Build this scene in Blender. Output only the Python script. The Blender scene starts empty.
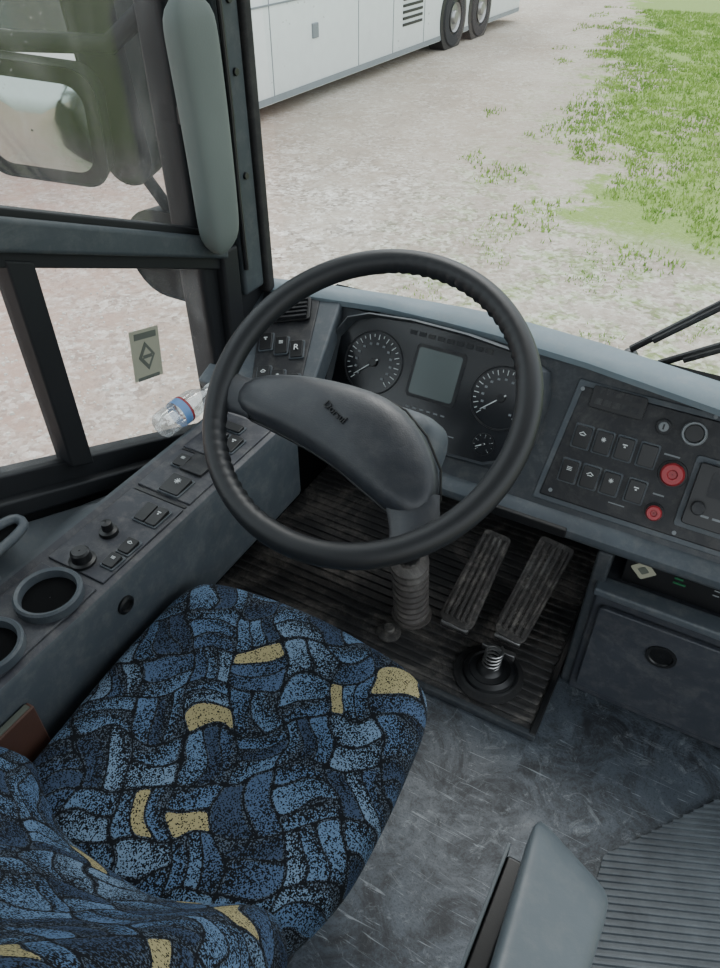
import bpy, bmesh, math, random
from mathutils import Vector, Matrix
random.seed(4)
pi=math.pi
# ------------------------------------------------------------------ materials
def lin(c):
    c=c/255.0
    return c/12.92 if c<=0.04045 else ((c+0.055)/1.055)**2.4
def col(r,g,b): return (lin(r),lin(g),lin(b),1)
class G:
    def __init__(s,name):
        s.m=bpy.data.materials.new(name); s.m.use_nodes=True; s.nt=s.m.node_tree
        s.b=s.nt.nodes["Principled BSDF"]; s.out=s.nt.nodes["Material Output"]
    def n(s,t,**k):
        x=s.nt.nodes.new(t)
        for a,v in k.items(): setattr(x,a,v)
        return x
    def l(s,a,b): s.nt.links.new(a,b)
    def put(s,sock,v):
        if hasattr(v,"links"): s.l(v,sock)
        else: sock.default_value=v
    def M(s,op,a,b=None,c=None,clamp=False):
        x=s.n("ShaderNodeMath",operation=op); x.use_clamp=clamp
        s.put(x.inputs[0],a)
        if b is not None: s.put(x.inputs[1],b)
        if c is not None: s.put(x.inputs[2],c)
        return x.outputs[0]
    def mix(s,f,a,b,blend='MIX'):
        x=s.n("ShaderNodeMix",data_type='RGBA',blend_type=blend)
        s.put(x.inputs[0],f); s.put(x.inputs[6],a); s.put(x.inputs[7],b)
        return x.outputs[2]
    def co(s): return s.n("ShaderNodeTexCoord").outputs['Object']
    def noise(s,sc,vec=None,det=4,rough=.55,dist=0):
        x=s.n("ShaderNodeTexNoise"); x.inputs['Scale'].default_value=sc
        x.inputs['Detail'].default_value=det; x.inputs['Roughness'].default_value=rough; x.inputs['Distortion'].default_value=dist
        s.l(vec if vec is not None else s.co(),x.inputs['Vector']); return x
    def ramp(s,f,stops,interp='LINEAR'):
        x=s.n("ShaderNodeValToRGB"); r=x.color_ramp; r.interpolation=interp
        while len(r.elements)<len(stops): r.elements.new(.5)
        for e,(p,c) in zip(r.elements,stops): e.position=p; e.color=c
        s.l(f,x.inputs[0]); return x.outputs[0]
    def bump(s,h,st=.3,d=.002):
        x=s.n("ShaderNodeBump"); x.inputs['Strength'].default_value=st; x.inputs['Distance'].default_value=d
        s.l(h,x.inputs['Height']); s.l(x.outputs[0],s.b.inputs['Normal'])
def gr(v): return (v,v,v,1)
def plast(name,c,rough=.5,var=.15,bs=600,bst=.15,metal=0,spec=.5,dust=.0):
    g=G(name); nz=g.noise(6)
    c2=tuple(min(1,v*(1-var)) for v in c[:3])+(1,); c3=tuple(min(1,v*(1+var)) for v in c[:3])+(1,)
    cc=g.ramp(nz.outputs[0],[(.3,c2),(.7,c3)])
    if dust:
        d=g.noise(35,det=8,rough=.75); f=g.ramp(d.outputs[0],[(.48,(0,0,0,1)),(.75,gr(dust))])
        cc=g.mix(f,cc,col(160,155,146))
        s2=g.noise(5,det=9,rough=.8,dist=1.5); f2=g.ramp(s2.outputs[0],[(.54,(0,0,0,1)),(.70,gr(dust*1.1))])
        cc=g.mix(f2,cc,col(140,140,136))
        rr=g.ramp(s2.outputs[0],[(.3,gr(max(.2,rough-.15))),(.7,gr(min(1,rough+.18)))]); g.l(rr,g.b.inputs['Roughness'])
    else: g.b.inputs['Roughness'].default_value=rough
    g.l(cc,g.b.inputs['Base Color'])
    g.b.inputs['Metallic'].default_value=metal; g.b.inputs['Specular IOR Level'].default_value=spec
    if bst:
        b=g.noise(bs,det=2); g.bump(b.outputs[0],bst,.0006)
    return g.m

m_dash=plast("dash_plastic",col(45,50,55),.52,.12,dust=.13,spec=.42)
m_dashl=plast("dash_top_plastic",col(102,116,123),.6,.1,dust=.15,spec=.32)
m_lip=plast("dash_lip_plastic",col(64,71,77),.52,.1,dust=.15,spec=.42)
m_panel=plast("switch_panel_plastic",col(26,28,32),.48,.12,dust=.10,spec=.38)
m_black=plast("black_plastic",col(17,18,20),.42,.2)
m_mir=plast("mirror_housing_plastic",col(18,19,20),.7,.2,spec=.18)
m_blackr=plast("black_rubber",col(17,17,19),.75,.25,dust=.06)
m_boot=plast("boot_rubber",col(74,70,68),.6,.25,dust=.35)
m_dark=plast("dark_cavity",col(11,12,13),.9,.2,spec=.1)
m_cons=plast("console_plastic",col(48,50,57),.52,.12,dust=.2,spec=.4)
m_wallp=plast("wall_trim_grey",col(68,74,79),.62,.08,dust=.1,spec=.3)
m_frame=plast("window_frame_dark",col(23,25,28),.6,.15,spec=.3)
m_bar=plast("crossbar_grey",col(56,63,67),.6,.1,dust=.1,spec=.3)
m_pad=plast("visor_vinyl",col(94,102,99),.7,.06,bs=300,bst=.3,spec=.3)
m_leather=plast("wheel_leather",col(26,28,31),.45,.15,bs=900,bst=.35,spec=.4)
m_hub=plast("wheel_hub_vinyl",col(39,42,47),.40,.1,bs=500,bst=.4,dust=.05,spec=.45)
m_arm=plast("armrest_plastic",col(72,80,85),.45,.08,dust=.08)
m_glove=plast("cabinet_plastic",col(44,48,55),.55,.1,dust=.1)
m_red=plast("red_plastic",col(140,38,44),.38,.1,bst=0)
m_metal=plast("metal",col(150,150,150),.35,.1,metal=.9,bst=0)
m_white=plast("white_print",col(190,195,195),.6,.03,bst=0)
m_grey=plast("grey_print",col(112,117,120),.6,.03,bst=0)
m_lcd=plast("lcd_screen",col(76,86,86),.25,.06,bst=0)
m_gauge=plast("gauge_face",col(22,24,28),.22,.1,bst=0)
m_wood=plast("brown_folder",col(72,46,36),.7,.2)
m_shoe=plast("pedal_rubber",col(56,54,53),.6,.2,dust=.55)
m_sticker=plast("sticker_paper",col(150,150,132),.7,.05,bst=0)
m_stickd=plast("sticker_print",col(85,90,82),.7,.05,bst=0)
m_buswhite=plast("bus_paint",col(226,234,234),.3,.03,bst=0)
m_busgrey=plast("bus_skirt",col(120,128,132),.45,.06,bst=0)
m_busglass=plast("bus_tinted_glass",col(40,52,56),.1,.1,bst=0)
m_tyre=plast("tyre",col(34,34,36),.85,.1)
m_orange=plast("marker_lamp",col(215,110,60),.3,.05,bst=0)
m_green=plast("green_print",col(36,100,66),.5,.05,bst=0)
m_blue=plast("label_blue",col(100,140,190),.4,.05,bst=0)

def glassmat(name,fac=.05,haze=.03,tint=(.96,.98,.98,1),dots=0):
    g=G(name); t=g.n("ShaderNodeBsdfTransparent"); t.inputs[0].default_value=tint
    gl=g.n("ShaderNodeBsdfGlossy"); gl.inputs['Roughness'].default_value=.03
    d=g.n("ShaderNodeBsdfDiffuse"); d.inputs[0].default_value=(.85,.82,.80,1)
    mp=g.n("ShaderNodeMapping"); mp.inputs['Scale'].default_value=(1,1,.25); g.l(g.co(),mp.inputs[0])
    nz=g.noise(14,mp.outputs[0],det=8,rough=.75,dist=.6); f=g.ramp(nz.outputs[0],[(.4,gr(haze*.5)),(.55,gr(haze)),(.75,gr(haze*3.5))])
    if dots:
        v=g.n("ShaderNodeTexVoronoi"); v.inputs['Scale'].default_value=70; g.l(g.co(),v.inputs['Vector'])
        sp=g.noise(4,det=4); 
        dm=g.M('MULTIPLY',g.M('LESS_THAN',v.outputs['Distance'],.12),g.M('MULTIPLY',g.M('GREATER_THAN',sp.outputs[0],.5),dots))
        f=g.M('MAXIMUM',f,dm)
    a=g.n("ShaderNodeMixShader"); a.inputs[0].default_value=fac; g.l(t.outputs[0],a.inputs[1]); g.l(gl.outputs[0],a.inputs[2])
    b=g.n("ShaderNodeMixShader"); g.put(b.inputs[0],f); g.l(a.outputs[0],b.inputs[1]); g.l(d.outputs[0],b.inputs[2])
    g.l(b.outputs[0],g.out.inputs[0]); return g.m
m_glass=glassmat("window_glass",.04,.04,dots=.25)
m_wind=glassmat("windshield_glass",.02,.014,dots=.15)
m_bottle=glassmat("clear_plastic",.22,.16,(.9,.94,.96,1))
def mirmat():
    g=G("mirror_glass"); g.b.inputs['Metallic'].default_value=1
    n=g.noise(22,det=7,rough=.7); g.l(g.ramp(n.outputs[0],[(.3,gr(.04)),(.7,gr(.2))]),g.b.inputs['Roughness'])
    g.b.inputs['Base Color'].default_value=(.34,.38,.36,1); return g.m
m_mirror=mirmat()

def fabric(name,ax):
    g=G(name); co=g.co(); nz=g.noise(9,co,det=1)
    v1=g.n("ShaderNodeVectorMath",operation='SUBTRACT'); g.l(nz.outputs['Color'],v1.inputs[0]); v1.inputs[1].default_value=(.5,.5,.5)
    v2=g.n("ShaderNodeVectorMath",operation='SCALE'); g.l(v1.outputs[0],v2.inputs[0]); v2.inputs[3].default_value=.08
    v3=g.n("ShaderNodeVectorMath",operation='ADD'); g.l(co,v3.inputs[0]); g.l(v2.outputs[0],v3.inputs[1])
    sp=g.n("ShaderNodeSeparateXYZ"); g.l(v3.outputs[0],sp.inputs[0])
    X=sp.outputs[0]; Y=sp.outputs[ax]; th=math.radians(33); cell=.072
    u=g.M('DIVIDE',g.M('ADD',g.M('MULTIPLY',X,math.cos(th)),g.M('MULTIPLY',Y,math.sin(th))),cell)
    v=g.M('DIVIDE',g.M('SUBTRACT',g.M('MULTIPLY',Y,math.cos(th)),g.M('MULTIPLY',X,math.sin(th))),cell)
    u=g.M('ADD',u,g.M('MULTIPLY',g.M('SINE',g.M('MULTIPLY',v,pi)),.10))
    v=g.M('ADD',v,g.M('MULTIPLY',g.M('SINE',g.M('MULTIPLY',u,pi)),.10))
    iu=g.M('FLOOR',u); iv=g.M('FLOOR',v); fu=g.M('SUBTRACT',u,iu); fv=g.M('SUBTRACT',v,iv)
    chk=g.M('FLOORED_MODULO',g.M('ADD',iu,iv),2.0)
    inv=g.M('SUBTRACT',1.0,chk)
    a=g.M('ADD',g.M('MULTIPLY',fu,inv),g.M('MULTIPLY',fv,chk))
    b=g.M('ADD',g.M('MULTIPLY',fv,inv),g.M('MULTIPLY',fu,chk))
    cc=g.n("ShaderNodeCombineXYZ"); g.l(iu,cc.inputs[0]); g.l(iv,cc.inputs[1]); cc.inputs[2].default_value=7.3
    w0=g.n("ShaderNodeTexWhiteNoise",noise_dimensions='3D'); g.l(cc.outputs[0],w0.inputs['Vector'])
    ns=g.M('ADD',2.0,g.M('GREATER_THAN',w0.outputs['Value'],.5))
    a2=g.M('MULTIPLY',a,ns); ia=g.M('FLOOR',a2); fa=g.M('SUBTRACT',a2,ia)
    cv=g.n("ShaderNodeCombineXYZ"); g.l(iu,cv.inputs[0]); g.l(iv,cv.inputs[1]); g.l(ia,cv.inputs[2])
    wn=g.n("ShaderNodeTexWhiteNoise",noise_dimensions='3D'); g.l(cv.outputs[0],wn.inputs['Vector'])
    rnd=wn.outputs['Value']
    pa=g.M('POWER',g.M('MULTIPLY',g.M('ABSOLUTE',g.M('SUBTRACT',fa,.5)),2.0),6.0)
    pb=g.M('POWER',g.M('MULTIPLY',g.M('ABSOLUTE',g.M('SUBTRACT',b,.5)),2.0),12.0)
    shape=g.M('ADD',pa,pb)
    inside=g.M('LESS_THAN',shape,.36)
    TN=.095
    base=g.ramp(rnd,[(0,col(142,134,100)),(TN,col(86,108,134)),(.33,col(68,86,112)),(.55,col(100,120,142)),(.72,col(54,67,88)),(.86,col(78,100,128))],'CONSTANT')
    vs=g.n("ShaderNodeVectorMath",operation='SCALE'); g.l(co,vs.inputs[0]); vs.inputs[3].default_value=640
    vf=g.n("ShaderNodeVectorMath",operation='FLOOR'); g.l(vs.outputs[0],vf.inputs[0])
    w2=g.n("ShaderNodeTexWhiteNoise",noise_dimensions='3D'); g.l(vf.outputs[0],w2.inputs['Vector'])
    sg=g.noise(460,co,det=1)
    spv=g.M('ADD',g.M('MULTIPLY',w2.outputs['Value'],.5),g.M('MULTIPLY',sg.outputs[0],.5))
    wn3=g.M('FRACT',g.M('MULTIPLY',rnd,37.0)); wn4=g.M('FRACT',g.M('MULTIPLY',rnd,91.0))
    flip=g.M('GREATER_THAN',wn4,.5)
    gb_=g.M('ABSOLUTE',g.M('SUBTRACT',b,flip))
    amt=g.M('ADD',.30,g.M('ADD',g.M('MULTIPLY',g.M('MULTIPLY',fa,wn3),.42),g.M('MULTIPLY',gb_,.27)))
    on=g.M('GREATER_THAN',spv,amt)
    tan=g.M('LESS_THAN',rnd,TN)
    on=g.M('MAXIMUM',on,g.M('MULTIPLY',tan,g.M('GREATER_THAN',spv,.34)))
    fac=g.M('MULTIPLY',inside,on)
    bg=g.mix(g.M('MULTIPLY',g.M('LESS_THAN',shape,.75),g.M('GREATER_THAN',spv,.60)),col(21,23,27),col(74,84,96))
    c=g.mix(fac,bg,base)
    g.l(c,g.b.inputs['Base Color']); g.b.inputs['Roughness'].default_value=.95
    g.b.inputs['Specular IOR Level'].default_value=.1
    g.bump(sg.outputs[0],.4,.001)
    return g.m
m_fab=fabric("seat_fabric",1); m_fabb=fabric("seat_back_fabric",2)

def floormat_():
    g=G("floor_vinyl"); co=g.co()
    n1=g.noise(4,co,det=6,rough=.7); n2=g.noise(220,co,det=2); n3=g.noise(8,co,det=10,rough=.82,dist=.8)
    c=g.ramp(n1.outputs[0],[(.3,col(54,60,67)),(.7,col(82,90,98))])
    c=g.mix(g.ramp(n2.outputs[0],[(.55,gr(0)),(.62,gr(.5))]),c,col(36,41,48))
    c=g.mix(g.ramp(n3.outputs[0],[(.44,gr(0)),(.60,gr(.85))]),c,col(26,27,30))
    n5=g.noise(14,co,det=10,rough=.85,dist=2.0)
    c=g.mix(g.ramp(n5.outputs[0],[(.54,gr(0)),(.68,gr(.6))]),c,col(134,140,144))
    for rot,seed,th,sx,sy in ((.6,0,.64,7,90),(-.5,7,.65,5,120),(1.7,3,.66,9,150)):
        mp=g.n("ShaderNodeMapping"); mp.inputs['Location'].default_value=(seed,seed,0); mp.inputs['Scale'].default_value=(sx,sy,1); mp.inputs['Rotation'].default_value=(0,0,rot)
        g.l(co,mp.inputs[0])
        n4=g.noise(1,mp.outputs[0],det=4,rough=.6,dist=1.2)
        c=g.mix(g.ramp(n4.outputs[0],[(th,gr(0)),(th+.06,gr(.5))]),c,col(150,157,162))
    g.l(c,g.b.inputs['Base Color'])
    r=g.ramp(n3.outputs[0],[(.3,gr(.26)),(.7,gr(.6))]); g.l(r,g.b.inputs['Roughness'])
    g.b.inputs['Specular IOR Level'].default_value=.4
    g.bump(n2.outputs[0],.25,.001); return g.m
m_floor=floormat_()
def ribmat():
    g=G("rib_rubber"); n=g.noise(7,det=9,rough=.8,dist=.6); n2=g.noise(60,det=4)
    c=g.ramp(n.outputs[0],[(.35,col(30,30,32)),(.50,col(52,51,51)),(.68,col(116,111,105))])
    g.l(c,g.b.inputs['Base Color']); g.b.inputs['Roughness'].default_value=.65; g.bump(n2.outputs[0],.3,.001); return g.m
m_rib=ribmat()
def ribmat2():
    g=G("entry_rib_rubber"); n=g.noise(9,det=9,rough=.75)
    c=g.ramp(n.outputs[0],[(.3,col(50,55,60)),(.7,col(84,91,96))])
    g.l(c,g.b.inputs['Base Color']); g.b.inputs['Roughness'].default_value=.5; return g.m
m_rib2=ribmat2()
def groundmat():
    g=G("gravel_ground"); co=g.co(); sp=g.n("ShaderNodeSeparateXYZ"); g.l(co,sp.inputs[0]); X,Y=sp.outputs[0],sp.outputs[1]
    n1=g.noise(.5,co,det=5); n2=g.noise(3.0,co,det=9,rough=.78); n3=g.noise(30,co,det=4,rough=.8)
    c=g.ramp(n1.outputs[0],[(.35,col(160,148,133)),(.65,col(178,169,156))])
    wv=g.M('SINE',g.M('ADD',g.M('MULTIPLY',g.M('ADD',X,g.M('MULTIPLY',Y,.10)),3.4),g.M('MULTIPLY',n1.outputs[0],3.0)))
    c=g.mix(g.M('MULTIPLY',g.M('MULTIPLY',g.M('SUBTRACT',wv,.3),1.0,clamp=True),.45),c,col(142,130,117))
    pk=g.ramp(g.M('ADD',g.M('MULTIPLY',X,-.16),g.M('MULTIPLY',Y,-.10)),[(0,gr(0)),(.5,gr(.95))])
    c=g.mix(pk,c,col(188,152,138))
    v=g.n("ShaderNodeTexVoronoi"); v.inputs['Scale'].default_value=30; g.l(co,v.inputs['Vector'])
    v2=g.n("ShaderNodeTexVoronoi"); v2.inputs['Scale'].default_value=13; g.l(co,v2.inputs['Vector'])
    st=g.ramp(g.M('ADD',g.M('MULTIPLY',v.outputs['Color'],.6),g.M('MULTIPLY',v2.outputs['Color'],.4)),[(.25,col(112,105,97)),(.5,col(178,173,164)),(.75,col(228,226,220))])
    stp=g.mix(pk,st,col(198,170,158))
    st=g.mix(.6,st,stp)
    whitezone=g.M('SUBTRACT',1.0,g.M('MULTIPLY',g.M('SUBTRACT',Y,6.0),.35,clamp=True))
    gm=g.ramp(n2.outputs[0],[(.42,gr(.12)),(.58,gr(.9))])
    c=g.mix(g.M('MULTIPLY',gm,g.M('ADD',.35,g.M('MULTIPLY',whitezone,.6))),c,st)
    c=g.mix(g.ramp(n3.outputs[0],[(.56,gr(0)),(.72,gr(.5))]),c,col(106,96,86))
    s=g.M('ADD',g.M('ADD',X,1.45),g.M('MULTIPLY',g.M('SUBTRACT',Y,7.8),.215))
    s=g.M('ADD',s,g.M('MULTIPLY',g.M('SUBTRACT',n1.outputs[0],.5),5.5))
    s=g.M('ADD',s,g.M('MULTIPLY',g.M('SUBTRACT',n2.outputs[0],.5),4.0))
    near=g.M('MULTIPLY',g.M('SUBTRACT',Y,6.3),1.2,clamp=True)
    gd=g.M('MULTIPLY',g.M('MULTIPLY',s,1.8,clamp=True),near)
    s2=g.M('ADD',g.M('ADD',X,3.4),g.M('MULTIPLY',g.M('SUBTRACT',Y,6.5),.12))
    sparse=g.M('MULTIPLY',g.M('MULTIPLY',s2,.7,clamp=True),g.M('MULTIPLY',g.M('SUBTRACT',n2.outputs[0],.48),8.0,clamp=True))
    gmask=g.M('MAXIMUM',gd,g.M('MULTIPLY',sparse,.65))
    gc=g.ramp(n3.outputs[0],[(.3,col(96,124,50)),(.7,col(140,164,86))])
    c=g.mix(g.M('MULTIPLY',gmask,.92),c,gc)
    g.l(c,g.b.inputs['Base Color']); g.b.inputs['Roughness'].default_value=.9; g.b.inputs['Specular IOR Level'].default_value=.2
    g.bump(n3.outputs[0],.6,.03); return g.m
m_ground=groundmat()
def grassmat():
    g=G("grass_blades"); n=g.noise(2,det=4); c=g.ramp(n.outputs[0],[(.3,col(98,136,46)),(.7,col(150,176,86))])
    g.l(c,g.b.inputs['Base Color']); g.b.inputs['Roughness'].default_value=.8; return g.m
m_grass=grassmat()

# ------------------------------------------------------------------ mesh helpers
def empty(name,parent=None):
    e=bpy.data.objects.new(name,None); bpy.context.collection.objects.link(e); e.empty_display_size=.1
    if parent: e.parent=parent
    return e
def mk(name,verts,faces,mat,parent=None,smooth=True,bevel=0,sub=0,mats=None,midx=None):
    me=bpy.data.meshes.new(name); me.from_pydata([tuple(v) for v in verts],[],faces); me.update()
    bm=bmesh.new(); bm.from_mesh(me); bmesh.ops.recalc_face_normals(bm,faces=bm.faces); bm.to_mesh(me); bm.free()
    ob=bpy.data.objects.new(name,me); bpy.context.collection.objects.link(ob)
    if mats:
        for m in mats: me.materials.append(m)
        for p_,i in zip(me.polygons,midx): p_.material_index=i
    else: me.materials.append(mat)
    if parent: ob.parent=parent
    if bevel:
        b=ob.modifiers.new("b","BEVEL"); b.width=bevel; b.segments=3; b.limit_method='ANGLE'; b.angle_limit=math.radians(35)
    if sub:
        s=ob.modifiers.new("s","SUBSURF"); s.levels=sub; s.render_levels=sub
    if smooth:
        for p_ in me.polygons: p_.use_smooth=True
        if not sub:
            w=ob.modifiers.new("w","WEIGHTED_NORMAL") if bevel else None
            if not bevel:
                try: me.set_sharp_from_angle(angle=math.radians(40))
                except Exception: pass
    return ob
I4=Matrix.Identity(4)
def T(x,y,z): return Matrix.Translation((x,y,z))
def R(a,ax): return Matrix.Rotation(math.radians(a),4,ax)
def box(name,size,M,mat,parent=None,bevel=.003):
    sx,sy,sz=[s/2 for s in size]
    v=[M@Vector((x,y,z)) for x in (-sx,sx) for y in (-sy,sy) for z in (-sz,sz)]
    f=[(0,1,3,2),(4,6,7,5),(0,4,5,1),(2,3,7,6),(0,2,6,4),(1,5,7,3)]
    return mk(name,v,f,mat,parent,bevel=bevel,smooth=bool(bevel))
def bx(name,x0,x1,y0,y1,z0,z1,mat,parent=None,bevel=.003):
    return box(name,(x1-x0,y1-y0,z1-z0),T((x0+x1)/2,(y0+y1)/2,(z0+z1)/2),mat,parent,bevel)
def prism(name,pts,z0,z1,M,mat,parent=None,bevel=.002):
    n=len(pts); v=[M@Vector((p[0],p[1],z0)) for p in pts]+[M@Vector((p[0],p[1],z1)) for p in pts]
    f=[tuple(range(n))[::-1],tuple(range(n,2*n))]+[(i,(i+1)%n,n+(i+1)%n,n+i) for i in range(n)]
    return mk(name,v,f,mat,parent,bevel=bevel,smooth=bool(bevel))
def loft(name,rings,mat,parent=None,closed=True,cap=True,sub=0,bevel=0,mats=None,mfun=None,smooth=True):
    n=len(rings[0]); v=[q for r_ in rings for q in r_]; f=[]; idx=[]
    for i in range(len(rings)-1):
        for j in range(n if closed else n-1):
            k=(j+1)%n; f.append((i*n+j,i*n+k,(i+1)*n+k,(i+1)*n+j)); idx.append(mfun(i,j) if mfun else 0)
    if cap:
        f.append(tuple(range(n))[::-1]); f.append(tuple((len(rings)-1)*n+j for j in range(n))); idx+=[0,0]
    return mk(name,v,f,mat,parent,sub=sub,bevel=bevel,mats=mats,midx=idx,smooth=smooth)
def lathe(name,prof,M,mat,parent=None,seg=32,cap=True):
    rings=[[M@Vector((r_*math.cos(2*pi*i/seg),r_*math.sin(2*pi*i/seg),z)) for i in range(seg)] for r_,z in prof]
    return loft(name,rings,mat,parent,cap=cap)
def cyl(name,r_,h_,M,mat,parent=None,seg=28,b=.0):
    b=b or min(r_,h_)*.15
    return lathe(name,[(r_-b,0),(r_,b),(r_,h_-b),(r_-b,h_)],M,mat,parent,seg)
def tube(name,pts,rad,mat,parent=None,seg=12,closed=False,flat=1.0):
    pts=[Vector(p) for p in pts]; n=len(pts); rings=[]
    up=None
    for i,p in enumerate(pts):
        a=pts[(i-1)%n] if (closed or i>0) else p; b=pts[(i+1)%n] if (closed or i<n-1) else p
        t=(b-a).normalized()
        if up is None: up=Vector((0,0,1)) if abs(t.z)<.9 else Vector((1,0,0))
        s=t.cross(up).normalized(); up=s.cross(t).normalized()
        rr=rad[i] if isinstance(rad,(list,tuple)) else rad
        rings.append([p+s*math.cos(2*pi*k/seg)*rr+up*math.sin(2*pi*k/seg)*rr*flat for k in range(seg)])
    if closed: rings.append(rings[0][:]); return loft(name,rings,mat,parent,cap=False)
    return loft(name,rings,mat,parent)
def ticks(name,items,mat,parent):
    v=[];f=[]
    for M,sx,sy in items:
        k=len(v)
        for a,b in ((-1,-1),(1,-1),(1,1),(-1,1)): v.append(M@Vector((a*sx/2,b*sy/2,0)))
        for a,b in ((-1,-1),(1,-1),(1,1),(-1,1)): v.append(M@Vector((a*sx/2,b*sy/2,-.0006)))
        f+=[(k,k+1,k+2,k+3),(k+7,k+6,k+5,k+4)]+[(k+i,k+(i+1)%4,k+4+(i+1)%4,k+4+i) for i in range(4)]
    return mk(name,v,f,mat,parent,smooth=False)
def text(name,s,size,M,mat,parent,ex=.0006):
    cu=bpy.data.curves.new(name,'FONT'); cu.body=s; cu.size=size; cu.extrude=ex; cu.align_x='CENTER'; cu.align_y='CENTER'
    o=bpy.data.objects.new(name,cu); bpy.context.collection.objects.link(o); o.data.materials.append(mat)
    o.matrix_world=M; o.parent=parent; return o

DY=Vector((0,.152,.25)).normalized(); DZ=Vector((0,-DY.z,DY.y))
def D(x,z,out=0):
    s=(z-.47); p=Vector((x,1.12+s*DY.y/DY.z,z))+DZ*out
    return Matrix(((1,DY.x,DZ.x,p.x),(0,DY.y,DZ.y,p.y),(0,DY.z,DZ.z,p.z),(0,0,0,1)))

# ------------------------------------------------------------------ outside
bx("ground",-60,60,-20,90,-1.4,-1.1,m_ground,None,0)
def in_grass(x,y): return x+1.4+.215*(y-7.8)
gv=[];gf=[]
def blade(x,y,h,w):
    a=random.uniform(0,pi); k=len(gv); dx,dy=math.cos(a)*w,math.sin(a)*w; lx,ly=random.uniform(-.5,.5)*h,random.uniform(-.5,.5)*h
    gv.extend([(x-dx,y-dy,-1.1),(x+dx,y+dy,-1.1),(x+lx,y+ly,-1.1+h)]); gf.append((k,k+1,k+2))
from mathutils import noise as mn
cnt=0
while cnt<24000:
    y=random.uniform(6.2,22); x=random.uniform(-6,3)
    s=in_grass(x,y)+mn.noise(Vector((x*.7,y*.5,3)))*2.0+mn.noise(Vector((x*2.1,y*1.7,13)))*1.2
    sparse=(x+3.4+(y-7)*.12>0) and mn.noise(Vector((x*1.3,y*1.0,9)))>.18
    if (s>0 and y>6.7) or (sparse and random.random()<.4):
        cnt+=1
        for _ in range(3): blade(x+random.uniform(-.06,.06),y+random.uniform(-.06,.06),random.uniform(.025,.06),random.uniform(.006,.014))
for _ in range(1100):
    y=random.uniform(4.4,6.8); x=random.uniform(-2.4,1.5)
    if mn.noise(Vector((x*1.6,y*1.6,9)))>.08:
        for _ in range(4): blade(x+random.uniform(-.04,.04),y+random.uniform(-.04,.04),random.uniform(.015,.035),.005)
mk("grass",gv,gf,m_grass,None,smooth=False)
sv=[];sf=[]
for _ in range(1800):
    y=random.uniform(1.8,4.3); x=random.uniform(-4.5,1.0)
    if mn.noise(Vector((x*.6,y*.6,5)))<-.05: continue
    r_=random.uniform(.006,.016); k=len(sv); h=r_*random.uniform(.5,.9)
    a0=random.uniform(0,pi)
    for i in range(5):
        a=a0+i*2*pi/5; q=r_*random.uniform(.8,1.2); sv.append((x+q*math.cos(a),y+q*math.sin(a),-1.1))
    for i in range(5):
        a=a0+i*2*pi/5; q=r_*.6; sv.append((x+q*math.cos(a),y+q*math.sin(a),-1.1+h))
    sf.append(tuple(k+5+i for i in range(5)))
    for i in range(5): sf.append((k+i,k+(i+1)%5,k+5+(i+1)%5,k+5+i))
mk("gravel",sv,sf,plast("stone",col(198,192,183),.9,.15),None,smooth=False)

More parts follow.
